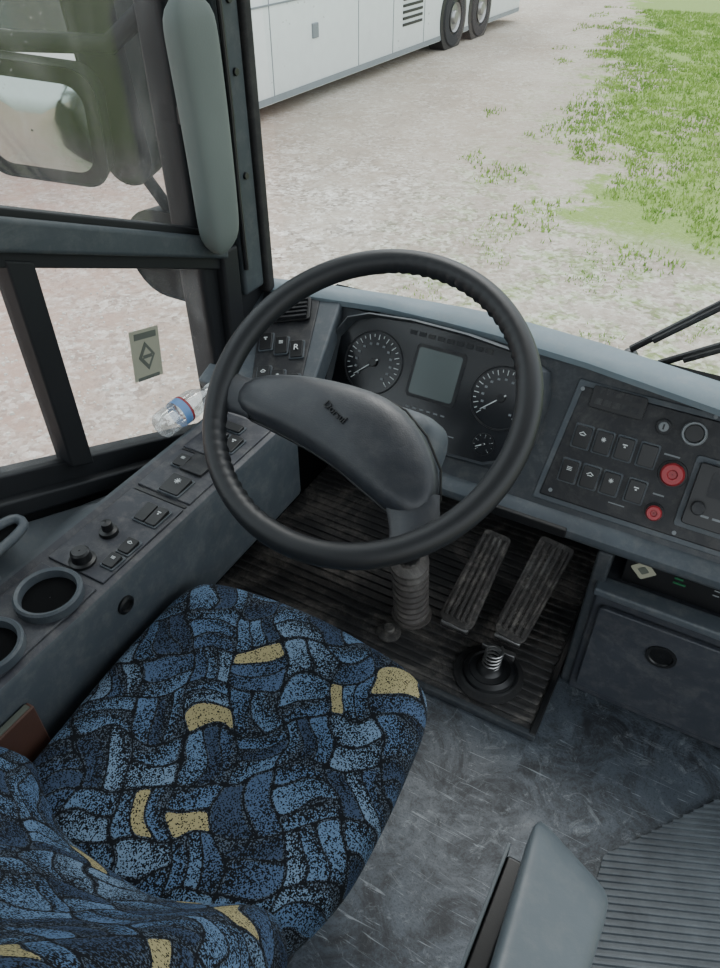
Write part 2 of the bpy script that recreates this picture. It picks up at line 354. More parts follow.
def coach(name,x1,y0,y1,wheels):
    e=empty(name); W=2.55; x0=x1-W; zb=-.93; zt=2.35
    def rr(z,ins=0):
        pts=[];r_=.35
        for cx,cy,a0 in ((x1-r_,y0+r_,-90),(x1-.12,y1-.12,0),(x0+.12,y1-.12,90),(x0+r_,y0+r_,180)):
            rad=r_ if cy<y0+1 else .12
            for k in range(7):
                a=math.radians(a0+15*k); pts.append(Vector((cx+(rad-ins)*math.cos(a),cy+(rad-ins)*math.sin(a),z)))
        return pts
    loft("body",[rr(zb,.03),rr(zb+.04),rr(.9),rr(2.2),rr(zt,.1)],m_buswhite,e)
    loft("skirt_trim",[rr(zb+.02,-.006),rr(zb+.1,-.006)],m_busgrey,e,cap=False)
    loft("window_band",[rr(.75,-.01),rr(1.95,-.01)],m_busglass,e,cap=False)
    X=x1+.006
    for i,yy in enumerate([y0+.9,y0+2.9,y0+5.23,y0+6.4,y0+7.6]):
        bx("panel_seam_%d"%i,x1-.01,X,yy-.006,yy+.006,zb+.1,.7,m_busgrey,e,0)
    bx("beltline",x1-.01,X+.01,y0+.5,y1-.2,.18,.20,m_busgrey,e,0)
    bx("latch",x1-.01,X+.02,y0+3.9,y0+4.05,-.3,-.12,m_busgrey,e,.01)
    for k in range(5): bx("vent_slat_%d"%k,x1-.01,X+.01,y0+6.75,y0+7.5,-.5+k*.09,-.46+k*.09,m_black,e,0)
    bx("marker_lamp",x1-.02,X+.02,y0+.42,y0+.62,.2,.28,m_orange,e,.01)
    bx("reflector_lamp",x1-.02,X+.02,y0+.7,y0+.95,-.55,-.47,m_orange,e,.01)
    bx("front_glass",x0+.3,x1-.3,y0-.015,y0+.02,.2,2.0,m_busglass,e,.01)
    bx("bumper",x0+.3,x1-.3,y0-.08,y0+.1,-.9,-.45,m_busgrey,e,.04)
    for s in (-1,1):
        bx("headlamp_%d"%s,(x0+x1)/2+s*.75-.2,(x0+x1)/2+s*.75+.2,y0-.05,y0+.02,-.35,-.15,m_metal,e,.03)
    for i,yy in enumerate(wheels):
        for sx,xx in ((1,x1),(-1,x0)):
            M=T(xx+sx*.015,yy,-.6)@R(90*sx,'Y')
            lathe("arch_%d_%d"%(i,sx),[(.60,-.3),(.60,0),(.56,.004)],M,m_black,e,40)
            M=T(xx-sx*.24,yy,-.6)@R(90*sx,'Y')
            lathe("tyre_%d_%d"%(i,sx),[(.3,0),(.46,.0),(.5,.04),(.5,.24),(.46,.285),(.3,.29),(.28,.25),(.1,.25),(.09,.3),(.02,.3)],M,m_tyre,e,36)
            lathe("rim_%d_%d"%(i,sx),[(.22,.2),(.24,.293),(.21,.26),(.12,.262),(.1,.31),(.02,.315)],M,m_metal,e,36)
    return e
coach("coach_bus",-6.2,6.0,18.8,[7.35,14.9,16.25])
coach("coach_bus",-10.6,3.2,15.2,[5.8,12.2])

# ------------------------------------------------------------------ cab shell
bx("floor",-.95,1.3,-.8,1.62,-.05,0,m_floor,None,0)
bx("ceiling",-.97,1.3,-1.2,1.24,2.11,2.16,m_wallp,None,0)
wl=empty("wall_left")
def wp(name,pts,x0,x1,mat,par,bevel=.003):
    M=Matrix(((0,0,1,0),(1,0,0,0),(0,1,0,0),(0,0,0,1)))
    return prism(name,pts,x0,x1,M,mat,par,bevel)
sill=lambda y: .70-.43*(y-.505)
cb_t=lambda y: 1.067-.405*(y-.649)
cb_b=lambda y: 1.010-.385*(y-.634)
ya,yb=-.8,1.10
wp("lower_panel",[(ya,-.05),(1.62,-.05),(1.62,.40),(1.12,.40),(yb,sill(yb)-.045),(ya,sill(ya)-.045)],-.99,-.949,m_dark,wl,0)
wp("light_leak_filler",[(ya,.25),(1.2,.25),(1.2,.36),(yb,sill(yb)-.060),(ya,sill(ya)-.060)],-.951,-.906,m_dark,wl,0)  # added filler, blocks light leaking through the gap between console and wall
wp("sill_gasket",[(ya,sill(ya)-.05),(yb,sill(yb)-.05),(yb,sill(yb)),(ya,sill(ya))],-.965,-.925,m_frame,wl,.004)
wp("sill_track",[(ya,sill(ya)-.075),(yb,sill(yb)-.075),(yb,sill(yb)-.040),(ya,sill(ya)-.040)],-.965,-.903,m_frame,wl,.005)
wp("crossbar",[(ya,cb_b(ya)+.012),(1.1,cb_b(1.1)+.012),(1.1,cb_t(1.1)),(ya,cb_t(ya))],-.97,-.90,m_bar,wl,.008)
wp("crossbar_gasket",[(ya,cb_b(ya)-.012),(1.1,cb_b(1.1)-.012),(1.1,cb_b(1.1)+.016),(ya,cb_b(ya)+.016)],-.96,-.915,m_frame,wl,.003)
wp("crossbar_seal_top",[(ya,cb_t(ya)-.006),(1.1,cb_t(1.1)-.006),(1.1,cb_t(1.1)+.012),(ya,cb_t(ya)+.012)],-.96,-.92,m_frame,wl,.003)
wp("slider_divider",[(.622,sill(.62)-.01),(.668,sill(.67)-.01),(.668,cb_b(.67)),(.622,cb_b(.62))],-.95,-.912,m_frame,wl,.004)
wp("slider_post",[(1.072,.36),(1.125,.36),(1.135,.86),(1.085,.86)],-.955,-.905,m_frame,wl,.006)
wp("rear_post",[(-.45,.9),(-.35,.9),(-.35,2.05),(-.45,2.05)],-.97,-.9,m_frame,wl,.006)
wp("header",[(ya,1.95),(1.2,1.95),(1.2,2.1),(ya,2.1)],-.97,-.88,m_bar,wl,.01)
w1=empty("window_1"); wp("pane",[(ya,sill(ya)+.0),(yb,sill(yb)+.0),(yb,cb_b(yb)+.01),(ya,cb_b(ya)+.01)],-.940,-.936,m_glass,w1,0)
w2=empty("window_2"); wp("pane",[(ya,cb_t(ya)-.01),(1.06,cb_t(1.06)-.01),(1.04,1.96),(ya,1.96)],-.940,-.936,m_glass,w2,0)
ap=empty("windshield_pillar")
wp("core",[(1.045,.36),(1.262,.36),(1.252,2.1),(1.03,2.1)],-.99,-.925,m_frame,ap,.01)
wp("trim_strip",[(1.15,.74),(1.218,.74),(1.208,2.05),(1.14,2.05)],-.93,-.908,m_bar,ap,.008)
wp("edge_seal",[(1.218,.72),(1.247,.72),(1.238,2.05),(1.209,2.05)],-.93,-.90,m_blackr,ap,.008)
for i,zz in enumerate((.98,1.16,1.27)):
    cyl("trim_screw_%d"%i,.007,.006,T(-.909,1.185,zz)@R(90,'Y'),m_black,ap,12)
tube("cable",[(-.905,1.155,.80),(-.902,1.150,.95),(-.905,1.158,1.1),(-.90,1.15,1.25),(-.905,1.15,1.5)],.005,m_black,ap,8)
vs=empty("sun_visor")
rings=[]
for k in range(17):
    t=k/16; z=.870+t*.43; e_=1-abs(2*t-1)**12
    hw=(.043+.010*t)*(max(e_,.0)**.5*.75+.25); th=.024*(max(e_,0)**.5*.8+.2)
    cy=1.060-.012*t; cx=-.885+.004*math.sin(pi*t)
    rings.append([Vector((cx+th*abs(math.cos(a))**.5*(1 if math.cos(a)>0 else -1),cy+hw*abs(math.sin(a))**.6*(1 if math.sin(a)>0 else -1),z)) for a in [2*pi*j/20 for j in range(20)]])
loft("pad",rings,m_pad,vs,sub=1)
bx("hinge",-.935,-.895,1.04,1.09,1.10,1.13,m_black,vs)
ws=empty("windshield")
st=[(-.90,1.30),(-.8,1.330),(-.65,1.36),(-.4,1.385),(-.2,1.39),(.1,1.39),(.5,1.38),(1.0,1.34)]
v=[];f=[]
for x,y in st: v+= [(x,y,.66),(x,y-.06,2.0)]
for i in range(len(st)-1): f.append((2*i,2*i+2,2*i+3,2*i+1))
mk("pane",v,f,m_wind,ws)

for k,(a,b) in enumerate((((-.15,1.45,.672),(.25,1.45,1.06)),((-.088,1.44,.66),(.35,1.44,.955)))):
    w=empty("windshield_wiper"); a=Vector(a);b=Vector(b)
    tube("arm",[a,a.lerp(b,.5)+Vector((0,.01,0)),b],[.008,.006,.005],m_black,w,8)
    tube("blade",[a.lerp(b,.1)+Vector((0,-.02,.0)),b+Vector((0,-.02,0))],.006,m_blackr,w,8)
    cyl("pivot",.016,.04,T(*(a+Vector((0,.015,-.02))))@R(90,'X'),m_black,w)

# exterior mirror
mr=empty("side_mirror")
def rrect(w,h,r_,n=6):
    pts=[]
    for cx,cy,a0 in ((w/2-r_,-h/2+r_,-90),(w/2-r_,h/2-r_,0),(-w/2+r_,h/2-r_,90),(-w/2+r_,-h/2+r_,180)):
        for k in range(n+1):
            a=math.radians(a0+90*k/n); pts.append((cx+r_*math.cos(a),cy+r_*math.sin(a)))
    return pts
def shell(name,w,h,r_,depth,M,mat,par):
    o=[]
    for z,s in ((0,.97),(.006-.012,1.0),(depth*.5,.96),(depth*.85,.8),(depth,.5)):
        o.append([M@Vector((x*s,y*s,-z)) for x,y in rrect(w,h,r_)])
    return loft(name,o,mat,par)
Mm=T(-1.435,1.38,1.14)@R(5,'Z')@R(90,'X')@R(5,'Z')
shell("housing",.15,.62,.07,.12,Mm,m_mir,mr)
Mc=T(-1.545,1.25,.985)@R(22,'Z')@R(97,'X')@R(-6,'Z')
shell("convex_housing",.31,.27,.06,.11,Mc,m_mir,mr)
rg=[]
for s,z in ((1,0),(.8,.012),(.5,.022),(.2,.027),(.02,.028)): rg.append([Mc@Vector((x*s,y*s,z+.008)) for x,y in rrect(.245,.20,.045)])
loft("convex_glass",rg,m_mirror,mr,cap=False)
tube("arm_upper",[(-1.95,1.27,1.15),(-1.6,1.28,1.145),(-1.40,1.38,1.14),(-1.02,1.33,1.35)],.022,m_mir,mr)
tube("arm_lower",[(-1.42,1.42,.86),(-1.30,1.42,.72),(-1.15,1.40,.62),(-.98,1.30,.50)],.016,m_mir,mr)
Ml=T(-1.34,1.40,.65)@R(0,'Z')@R(90,'X')
shell("lower_housing",.30,.24,.115,.1,Ml,m_mir,mr)

fw=empty("wall_front")
bx("firewall",-.95,1.3,1.56,1.62,0,.55,m_dark,fw,0)
bx("cowl",-.95,1.3,1.42,1.60,.50,.58,m_dark,fw,0)

# ------------------------------------------------------------------ dashboard
db=empty("dashboard")
stn=[(-.945,1.285,1.245),(-.84,1.315,1.252),(-.65,1.345,1.288),(-.5,1.362,1.292),(-.39,1.368,1.289),(-.2,1.35,1.270),(.04,1.31,1.225),(.3,1.28,1.17),(.6,1.26,1.12)]
rings=[]
for x,yb_,yf in stn:
    pr=[(yb_,.60),(yb_,.722),((yb_+yf)/2,.733),(yf,.733),(yf-.014,.724),(yf-.014,.712),(1.266,.708),(1.12,.47),(1.098,.466),(1.088,.455),(1.088,.44),(1.10,.425),(1.2,.40),(1.28,.36)]
    rings.append([Vector((x,a,b)) for a,b in pr])
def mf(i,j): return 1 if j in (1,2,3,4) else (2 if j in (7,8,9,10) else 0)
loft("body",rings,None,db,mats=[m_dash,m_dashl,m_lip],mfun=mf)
co_=[(-.722,.560),(-.726,.655),(-.70,.690),(-.655,.705),(-.559,.712),(-.44,.711),(-.334,.703),(-.275,.683),(-.262,.65),(-.262,.57),(-.285,.53),(-.34,.508),(-.45,.504),(-.56,.512),(-.66,.53)]
cen=Vector((-.49,.615))
def cring(s,out,hood=0):
    r_=[]
    for x,z in co_:
        h=hood*max(0,min(1,(z-.60)/.09))
        r_.append(D(cen.x+(x-cen.x)*s,cen.y+(z-cen.y)*s,out+h).translation)
    return r_
cl=empty("instrument_cluster",db)
loft("bezel",[cring(1.06,0.0),cring(1.045,.012,.012),cring(1.015,.017,.018),cring(.985,.004)],m_dash,cl,cap=False)
loft("face",[cring(1.0,-.002),cring(.99,.0045)],m_gauge,cl)
def gauge(nm,x,z,r_,n,ang):
    M=D(x,z,.006)
    lathe(nm+"_ring",[(r_*.99,-.001),(r_*1.0,.002),(r_*1.03,.002),(r_*1.05,-.001)],M,m_panel,cl,40,cap=False)
    it=[]
    for k in range(n):
        a=math.radians(225-270*k/(n-1)); L=r_*(.17 if k%2==0 else .09)
        it.append((M@T(math.cos(a)*(r_*.92-L/2),math.sin(a)*(r_*.92-L/2),.001)@Matrix.Rotation(a,4,'Z'),L,r_*.02+.0003))
    ticks(nm+"_ticks",it,m_white,cl)
    it=[]
    for k in range(0,n,2):
        a=math.radians(225-270*k/(n-1)); it.append((M@T(math.cos(a)*r_*.62,math.sin(a)*r_*.62,.001),r_*.09,r_*.07))
    ticks(nm+"_numerals",it,m_grey,cl)
    a=math.radians(ang)
    prism(nm+"_needle",[(-r_*.2,-.0015),(r_*.75,-.0006),(r_*.75,.0006),(-r_*.2,.0015)],0,.0015,M@T(0,0,.003)@Matrix.Rotation(a,4,'Z'),m_white,cl,0)
    cyl(nm+"_hub",r_*.13,.006,M,m_black,cl,20)
gauge("speedometer",-.632,.624,.066,25,222)
gauge("tachometer",-.342,.624,.062,25,222)
gauge("fuel_gauge",-.590,.540,.023,9,200)
gauge("air_gauge",-.350,.540,.022,9,210)
M=D(-.488,.632,.005); prism("display",rrect(.098,.098,.006),0,.003,M,m_lcd,cl,0)
prism("display_frame",rrect(.112,.112,.01),0,.0015,M,m_panel,cl,.0005)
it=[(D(-.56+.021*i,.695,.0062),.015,.009) for i in range(9)]; ticks("warning_lamps",it,m_panel,cl)
it=[(D(-.53+.016*i,.566,.0062),.009,.003) for i in range(6)]; ticks("lower_lamps",it,m_grey,cl)
it=[(D(-.54+.03*i,.535,.0062),.012,.002) for i in range(5)]; ticks("buttons",it,m_grey,cl)

def rocker(nm,M,w,h,par,icon=1,mat=m_black):
    prism(nm+"_frame",rrect(w+.006,h+.006,.003,2),-.002,.003,M,m_lip,par,.0006)
    prism(nm,rrect(w,h,.0025,2),0,.008,M@R(6,'X'),mat,par,.0015)
    A=M@R(6,'X')
    if icon==1: its=[(A@T(0,h*.20,.0085),w*.30,h*.05),(A@T(0,h*.10,.0085),w*.12,h*.07)]
    elif icon==2: its=[(A@T(-w*.1,h*.2,.0085)@R(35,'Z'),w*.28,h*.04),(A@T(w*.1,h*.2,.0085)@R(-35,'Z'),w*.28,h*.04),(A@T(0,h*.10,.0085),w*.3,h*.04)]
    elif icon==3: its=[(A@T(0,h*(.08+.07*i),.0085),w*.32,h*.03) for i in range(3)]
    elif icon==4: its=[(A@T(0,h*.16,.0085)@R(45*i,'Z'),w*.3,h*.03) for i in range(4)]
    else: its=[]
    if its: ticks(nm+"_icon",its,m_white,par)
rp=empty("switch_panel",db)
prism("plate",[(-.215,0),(.45,0),(.45,.225),(-.195,.225)],-.002,.005,D(0,.488),m_panel,rp,.004)
prism("plate_edge",[(-.226,-.010),(.46,-.010),(.46,.236),(-.206,.236)],-.002,.0025,D(0,.488),m_lip,rp,.002)
for i,(x,z,ic) in enumerate([(-.168,.600,2),(-.128,.600,4),(-.088,.600,1),(-.045,.600,0),(-.172,.540,3),(-.132,.540,2),(-.092,.540,4),(-.045,.540,1)]):
    rocker("rocker_%d"%i,D(x,z,.005),.030,.042,rp,ic)
prism("indicator_block",rrect(.10,.042,.004,2),0,.006,D(-.125,.668,.004),m_black,rp,.001)
ticks("indicator_grid",[(D(-.16+.017*i,.662+.018*j,.0105),.013,.012) for i in range(5) for j in range(2)],m_panel,rp)
cyl("ignition_bezel",.014,.008,D(-.035,.650,.004),m_panel,rp); cyl("ignition_lock",.009,.012,D(-.035,.650,.004),m_grey,rp)
ticks("ignition_slot",[(D(-.035,.650,.0165),.003,.010)],m_black,rp)
lathe("socket_ring",[(.016,.0),(.018,.008),(.021,.008),(.023,.0)],D(.018,.652,.004),m_grey,rp,32,cap=False)
cyl("socket_core",.016,.004,D(.018,.652,.004),m_black,rp)
for i in range(4): cyl("panel_screw_%d"%i,.004,.002,D((-.195,.042,-.195,.042)[i],(.675,.685,.50,.495)[i],.005),m_grey,rp,12)
ticks("panel_legends",[(D(-.005,.610,.0056),.028,.003),(D(-.005,.545,.0056),.020,.003),(D(-.07,.510,.0056),.03,.002)],m_grey,rp)
def knob(nm,M,r_,mat):
    lathe(nm+"_stem",[(r_*.5,0),(r_*.4,.012)],M,m_black,rp,24)
    lathe(nm,[(r_*.7,.010),(r_,.014),(r_*1.02,.020),(r_*.85,.026),(r_*.45,.026),(r_*.35,.022),(.001,.022)],M,mat,rp,32,cap=False)
    lathe(nm+"_collar",[(r_*1.25,0),(r_*1.2,.004),(r_*.8,.005)],M,m_panel,rp,32)
knob("parking_brake_knob",D(.006,.583,.005),.021,m_red)
knob("valve_knob",D(-.002,.517,.005),.014,m_red)
rd=empty("radio",db)
prism("radio_surround",rrect(.22,.135,.006,3),0,.004,D(.145,.565,.005),m_lip,rd,.001)
prism("body",rrect(.20,.115,.006,3),0,.016,D(.145,.565,.0055),m_black,rd,.002)
prism("slot",rrect(.16,.045,.003,2),0,.001,D(.150,.585,.0217),m_panel,rd,0)
ticks("keys",[(D(.08+.02*i,.535,.0222),.014,.004) for i in range(7)],m_grey,rd)
cyl("volume",.012,.014,D(.065,.545,.0215),m_panel,rd)

A0=Vector((-.81,1.0,.602)); A1=Vector((-.70,1.0,.602)); B0=Vector((-.93,1.246,.722)); B1=Vector((-.79,1.262,.722))
ls=empty("side_switch_panel",db)
up_=Vector((0,.25,.12)).normalized(); nrm=Vector((0,-up_.z,up_.y))
def L(u,w,out=0):
    p=(A0.lerp(A1,u)).lerp(B0.lerp(B1,u),w)+nrm*out
    ty=(B0-A0).normalized(); xx=Vector((1,0,0)); zz=xx.cross(ty).normalized(); xx2=ty.cross(zz).normalized()
    return Matrix(((xx2.x,ty.x,zz.x,p.x),(xx2.y,ty.y,zz.y,p.y),(xx2.z,ty.z,zz.z,p.z),(0,0,0,1)))
def quadslab(nm,P4,th,mat,par,bev=.002):
    n_=(P4[1]-P4[0]).cross(P4[3]-P4[0]).normalized()
    v=[p for p in P4]+[p-n_*th for p in P4]
    return mk(nm,v,[(0,1,2,3),(7,6,5,4)]+[(i,(i+1)%4,4+(i+1)%4,4+i) for i in range(4)],mat,par,bevel=bev)
quadslab("slab",[A0+Vector((-.14,0,0)),A1+Vector((.02,0,0)),B1+Vector((.05,0,0)),B0],.05,m_lip,ls,.006)
quadslab("plate",[L(.0,.03,.004).translation,L(1,.03,.004).translation,L(1,.95,.004).translation,L(.0,.95,.004).translation],.006,m_panel,ls,.003)
prism("vent",rrect(.09,.06,.006,3),0,.006,L(.55,.80,.004),m_black,ls,.001)
for k in range(5): prism("vent_slat_%d"%k,rrect(.078,.004,.001,1),0,.010,L(.55,.80,.006)@T(0,-.022+.011*k,0),m_panel,ls,0)
for i,(u,w) in enumerate([(.2,.48),(.5,.48),(.8,.48),(.25,.2),(.55,.2),(.85,.2)]): rocker("rocker_%d"%i,L(u,w,.004),.027,.040,ls,icon=(1,3,0,2,4,1)[i])
text("reverse_mark","R",.020,L(.8,.48,.0145),m_white,ls)
# ------------------------------------------------------------------ side console
sc=empty("side_console")
zc=.6
rings=[]
for y in (-.1,.0,.2,.4,.6,.8,.92,.99):
    xi=-.69-.003*max(0,y-.4); xo=-.835
    zs=max(sill(y)-.085,.50)
    pr=[(xi-.03,.36),(xi-.004,.392),(xi,.405),(xi,zc-.012),(xi-.004,zc-.003),(xi-.012,zc),(xo+.008,zc),(xo,zc+.006),(xo-.008,zc+.006),(-.895,(min(zs,.56) if y>.7 else zs)),(-.904,min(zs,.55) if y>.7 else zs-.004),(-.904,.36)]
    rings.append([Vector((a,y,b)) for a,b in pr])
def mf2(i,j): return 1 if j in (7,8,9) else (0 if j in (4,5,6) else (3 if j in (0,11,10) else 2))
loft("body",rings,None,sc,mats=[m_cons,m_wallp,m_lip,m_dark],mfun=mf2)
def cplate(nm,y0,y1,x0=-.822,x1=-.705,h=.004): 
    return prism(nm,[(x0,y0),(x1,y0),(x1,y1),(x0,y1)],-.001,h,T(0,0,zc),m_cons,sc,.002)
cplate("plate_mid",.468,.66); cplate("plate_front",.675,.79); cplate("plate_fore",.80,.93); cplate("plate_rear",.23,.455)
for i,yy in enumerate((.664,.795)): bx("plate_gap_%d"%i,-.82,-.707,yy+.0,yy+.006,zc,zc+.0015,m_black,sc,0)
for i,(x,y,w,h,ic) in enumerate([(-.755,.700,.042,.044,4),(-.752,.62,.022,.040,0),(-.728,.62,.022,.040,1),(-.722,.545,.022,.030,2),(-.722,.508,.022,.026,3),(-.775,.845,.028,.042,2),(-.740,.845,.028,.042,1),(-.79,.76,.024,.03,3),(-.775,.89,.05,.02,0)]):
    rocker("rocker_%d"%i,T(x,y,zc+.004),w,h,sc,ic)
prism("square_pad",rrect(.05,.05,.003,2),0,.006,T(-.757,.765,zc+.004),m_panel,sc,.001)
lathe("mirror_knob",[(.021,0),(.021,.006),(.016,.008),(.015,.022),(.012,.025),(.001,.025)],T(-.765,.487,zc+.003),m_black,sc,28,cap=False)
lathe("round_knob",[(.016,0),(.015,.008),(.009,.010),(.009,.024),(.001,.026)],T(-.775,.555,zc+.003),m_black,sc,28,cap=False)
for i,(x,y) in enumerate([(-.752,.408),(-.752,.297)]):
    Mh=T(x,y,zc+.0042)
    lathe("cup_holder_%d"%i,[(.050,.0),(.050,.014),(.047,.017),(.042,.015),(.040,.002)],Mh,m_lip,sc,40,cap=False)
    lathe("cup_well_%d"%i,[(.0398,.002),(.037,.0015),(.02,.001),(.001,.001)],Mh,m_dark,sc,40,cap=False)
lathe("power_socket",[(.016,0),(.016,.004),(.011,.006),(.009,.001),(.001,.001)],T(-.6905,.484,.546)@R(90,'Y'),m_black,sc,24,cap=False)
gh=empty("grab_handle",sc)
pts=[]
for k in range(24):
    a=2*pi*k/24; yy=.395+.080*math.copysign(abs(math.cos(a))**.7,math.cos(a)); d=.022*math.copysign(abs(math.sin(a))**.7,math.sin(a))
    pts.append((-.868+d*.8,yy,.655-d*.25))
tube("loop",pts,.008,m_lip,gh,10,closed=True)
pv=[(Vector(p)-Vector((-.868,.395,.655)))*.9+Vector((-.868,.395,.652)) for p in pts]
mk("recess",pv,[tuple(range(24))],m_dark,gh)

wb=empty("water_bottle")
Mb=T(-.872,.798,.630)@R(-8,'Z')@R(-84,'X')
lathe("shell",[(.020,0),(.026,.006),(.027,.03),(.025,.035),(.027,.04),(.027,.085),(.024,.10),(.013,.12),(.012,.13)],Mb,m_bottle,wb,24)
lathe("label",[(.0275,.045),(.0275,.062)],Mb,m_blue,wb,24,cap=False)
lathe("label_band",[(.0277,.062),(.0277,.067)],Mb,m_red,wb,24,cap=False)
cyl("cap",.013,.014,Mb@T(0,0,.13),m_white,wb)

sk=empty("window_sticker")
wp("card",[(.822,.697),(.895,.678),(.905,.779),(.832,.797)],-.9355,-.9345,m_sticker,sk,0)
wp("diamond",[(.842,.738),(.862,.705),(.884,.730),(.864,.764)],-.9345,-.9338,m_stickd,sk,0)
wp("diamond_inner",[(.850,.737),(.863,.716),(.877,.731),(.864,.753)],-.9338,-.9332,m_sticker,sk,0)
wp("diamond_bar",[(.852,.733),(.875,.728),(.8755,.735),(.8525,.740)],-.9332,-.9328,m_stickd,sk,0)
wp("print_lines",[(.84,.776),(.895,.762),(.897,.774),(.842,.788)],-.9345,-.9338,m_stickd,sk,0)
wp("print_foot",[(.83,.694),(.885,.681),(.886,.688),(.831,.701)],-.9345,-.9338,m_stickd,sk,0)

# ------------------------------------------------------------------ right lower cabinet
gb=empty("storage_cabinet")
bx("body",-.055,.62,1.09,1.5,0,.335,m_glove,gb,.006)
prism("lid",rrect(.50,.265,.012,3),0,.014,T(.21,1.09,.165)@R(90,'X'),m_glove,gb,.004)
lathe("finger_hole",[(.030,.0),(.030,.004),(.024,.004),(.022,.001),(.001,.001)],T(.10,1.077,.225)@R(90,'X'),m_black,gb,32,cap=False)
bx("shelf_lip",-.06,.62,1.075,1.12,.325,.345,m_lip,gb,.005)
bx("fascia",-.02,.62,1.13,1.16,.34,.42,m_black,gb,.002)
bx("side_cheek",-.075,-.045,1.10,1.5,0,.42,m_dash,gb,.006)
prism("warning_decal",rrect(.036,.036,.003,2),0,.001,T(.015,1.129,.385)@R(90,'X')@R(45,'Z'),m_sticker,gb,0)
prism("warning_decal_mark",rrect(.016,.016,.002,2),0,.0006,T(.015,1.1275,.385)@R(90,'X')@R(45,'Z'),m_stickd,gb,0)
bx("print_green",.072,.088,1.127,1.131,.392,.395,m_green,gb,0)
bx("print_green_b",.072,.095,1.127,1.131,.380,.383,m_green,gb,0)
ticks("printed_rows",[(T(.15+.02*i,1.1285,.395-.012*j)@R(90,'X'),.012,.003) for i in range(4) for j in range(2)],m_grey,gb)
bx("ashtray",-.30,-.14,1.083,1.10,.437,.459,m_black,db,.003)

# ------------------------------------------------------------------ floor mats
fm=empty("floor_mat")
bx("base",-.948,-.078,.927,1.555,0.0005,.012,m_rib,fm,.003)
for k in range(24):
    yy=.945+k*.025; bx("rib_%d"%k,-.945,-.095,yy,yy+.011,.011,.018,m_rib,fm,.002)
bx("edge_trim",-.092,-.077,.92,1.545,0.0005,.020,m_black,fm,.003)
bx("front_trim",-.948,-.077,.915,.930,0.0005,.018,m_dash,fm,.003)
em=empty("entry_mat")
poly=[(.115,.75),(.30,.985),(1.2,.985),(1.2,.1),(.115,.1)]
prism("base",poly,.0005,.006,I4,m_rib2,em,.002)
d=Vector((.92,.39)).normalized(); nn=Vector((-d.y,d.x))
def clip(c):
    ts=[]
    for i in range(len(poly)):
        a=Vector(poly[i]);b=Vector(poly[(i+1)%len(poly)])
        da=a.dot(nn)-c; dbb=b.dot(nn)-c
        if da*dbb<0: q=a.lerp(b,da/(da-dbb)); ts.append(q.dot(d))
    return (min(ts),max(ts)) if len(ts)>=2 else None
rv=[];rf=[]
c=-1.0
while c<1.2:
    r_=clip(c)
    if r_ and r_[1]-r_[0]>.02:
        k=len(rv)
        for t in r_:
            for o,z in ((-.0035,.006),(-.002,.010),(.002,.010),(.0035,.006)):
                q=d*t+nn*(c+o); rv.append((q.x,q.y,z))
        rf+=[(k,k+1,k+5,k+4),(k+1,k+2,k+6,k+5),(k+2,k+3,k+7,k+6)]
    c+=.0125
mk("ribs",rv,rf,m_rib2,em,smooth=False)

# ------------------------------------------------------------------ pedals
def pedal(name,a,b,w0,w1):
    e=empty(name); a=Vector(a); b=Vector(b); ty=(b-a); Ln=ty.length; ty.normalize(); xx=Vector((1,0,0)); xx=(xx-ty*xx.dot(ty)).normalized(); zz=xx.cross(ty)
    M=Matrix(((xx.x,ty.x,zz.x,a.x),(xx.y,ty.y,zz.y,a.y),(xx.z,ty.z,zz.z,a.z),(0,0,0,1)))
    out=[]
    for cx,cy,r_,a0 in ((w0/2-.02,.02,.02,-90),(w1/2-.012,Ln-.012,.012,0),(-w1/2+.012,Ln-.012,.012,90),(-w0/2+.02,.02,.02,180)):
        for k in range(5):
            t=math.radians(a0+22.5*k); out.append((cx+r_*math.cos(t),cy+r_*math.sin(t)))
    prism("plate",out,-.008,.004,M,m_shoe,e,.003)
    n=int((Ln-.04)/.011)
    for k in range(5):
        x=(-.40+.2*k)*(w0+w1)/2*.9
        box("tread_%d"%k,(.009,Ln-.03,.007),M@T(x,Ln/2,.007),m_shoe,e,.002)
    for k in range(n):
        box("cross_tread_%d"%k,(min(w0,w1)*.85,.004,.004),M@T(0,.02+k*.011,.006),m_shoe,e,.001)
    mid=a.lerp(b,.62); tube("linkage",[mid-zz*.010,Vector((mid.x,mid.y+.05,.022))],.010,m_black,e)
    cyl("hinge",.010,w0*.8,T(a.x-w0*.4,a.y+.01,a.z-.014)@R(90,'Y'),m_metal,e)
    bx("hinge_bracket",a.x-w0*.35,a.x+w0*.35,a.y+.01,a.y+.03,.018,a.z,m_black,e,.003)
    return e
pedal("brake_pedal",(-.342,1.092,.045),(-.328,1.32,.165),.088,.072)
pedal("accelerator_pedal",(-.215,1.112,.05),(-.185,1.35,.175),.080,.090)
hp=empty("pedal_pivot_cover")
Mp=T(-.222,1.018,.018)
lathe("dome",[(.070,0),(.070,.008),(.064,.012),(.060,.012),(.058,.020),(.048,.027),(.044,.024),(.030,.026),(.024,.034),(.012,.038),(.001,.038)],Mp,m_black,hp,36,cap=False)
lathe("dome_rim",[(.080,0),(.080,.006),(.066,.010)],Mp,m_blackr,hp,36,cap=False)
tube("return_spring",[(-.222+.020*math.cos(k*.55),1.018+.020*math.sin(k*.55)+k*.0004,.046+k*.0006) for k in range(60)],.0024,m_metal,hp,6)
bx("hinge_lug",-.262,-.182,1.072,1.086,.018,.045,m_metal,hp,.003)
fs=empty("foot_switch")
lathe("base",[(.030,0),(.030,.006),(.022,.010)],T(-.478,1.015,.018),m_shoe,fs,28)
cyl("button",.014,.014,T(-.478,1.015,.026),m_shoe,fs)

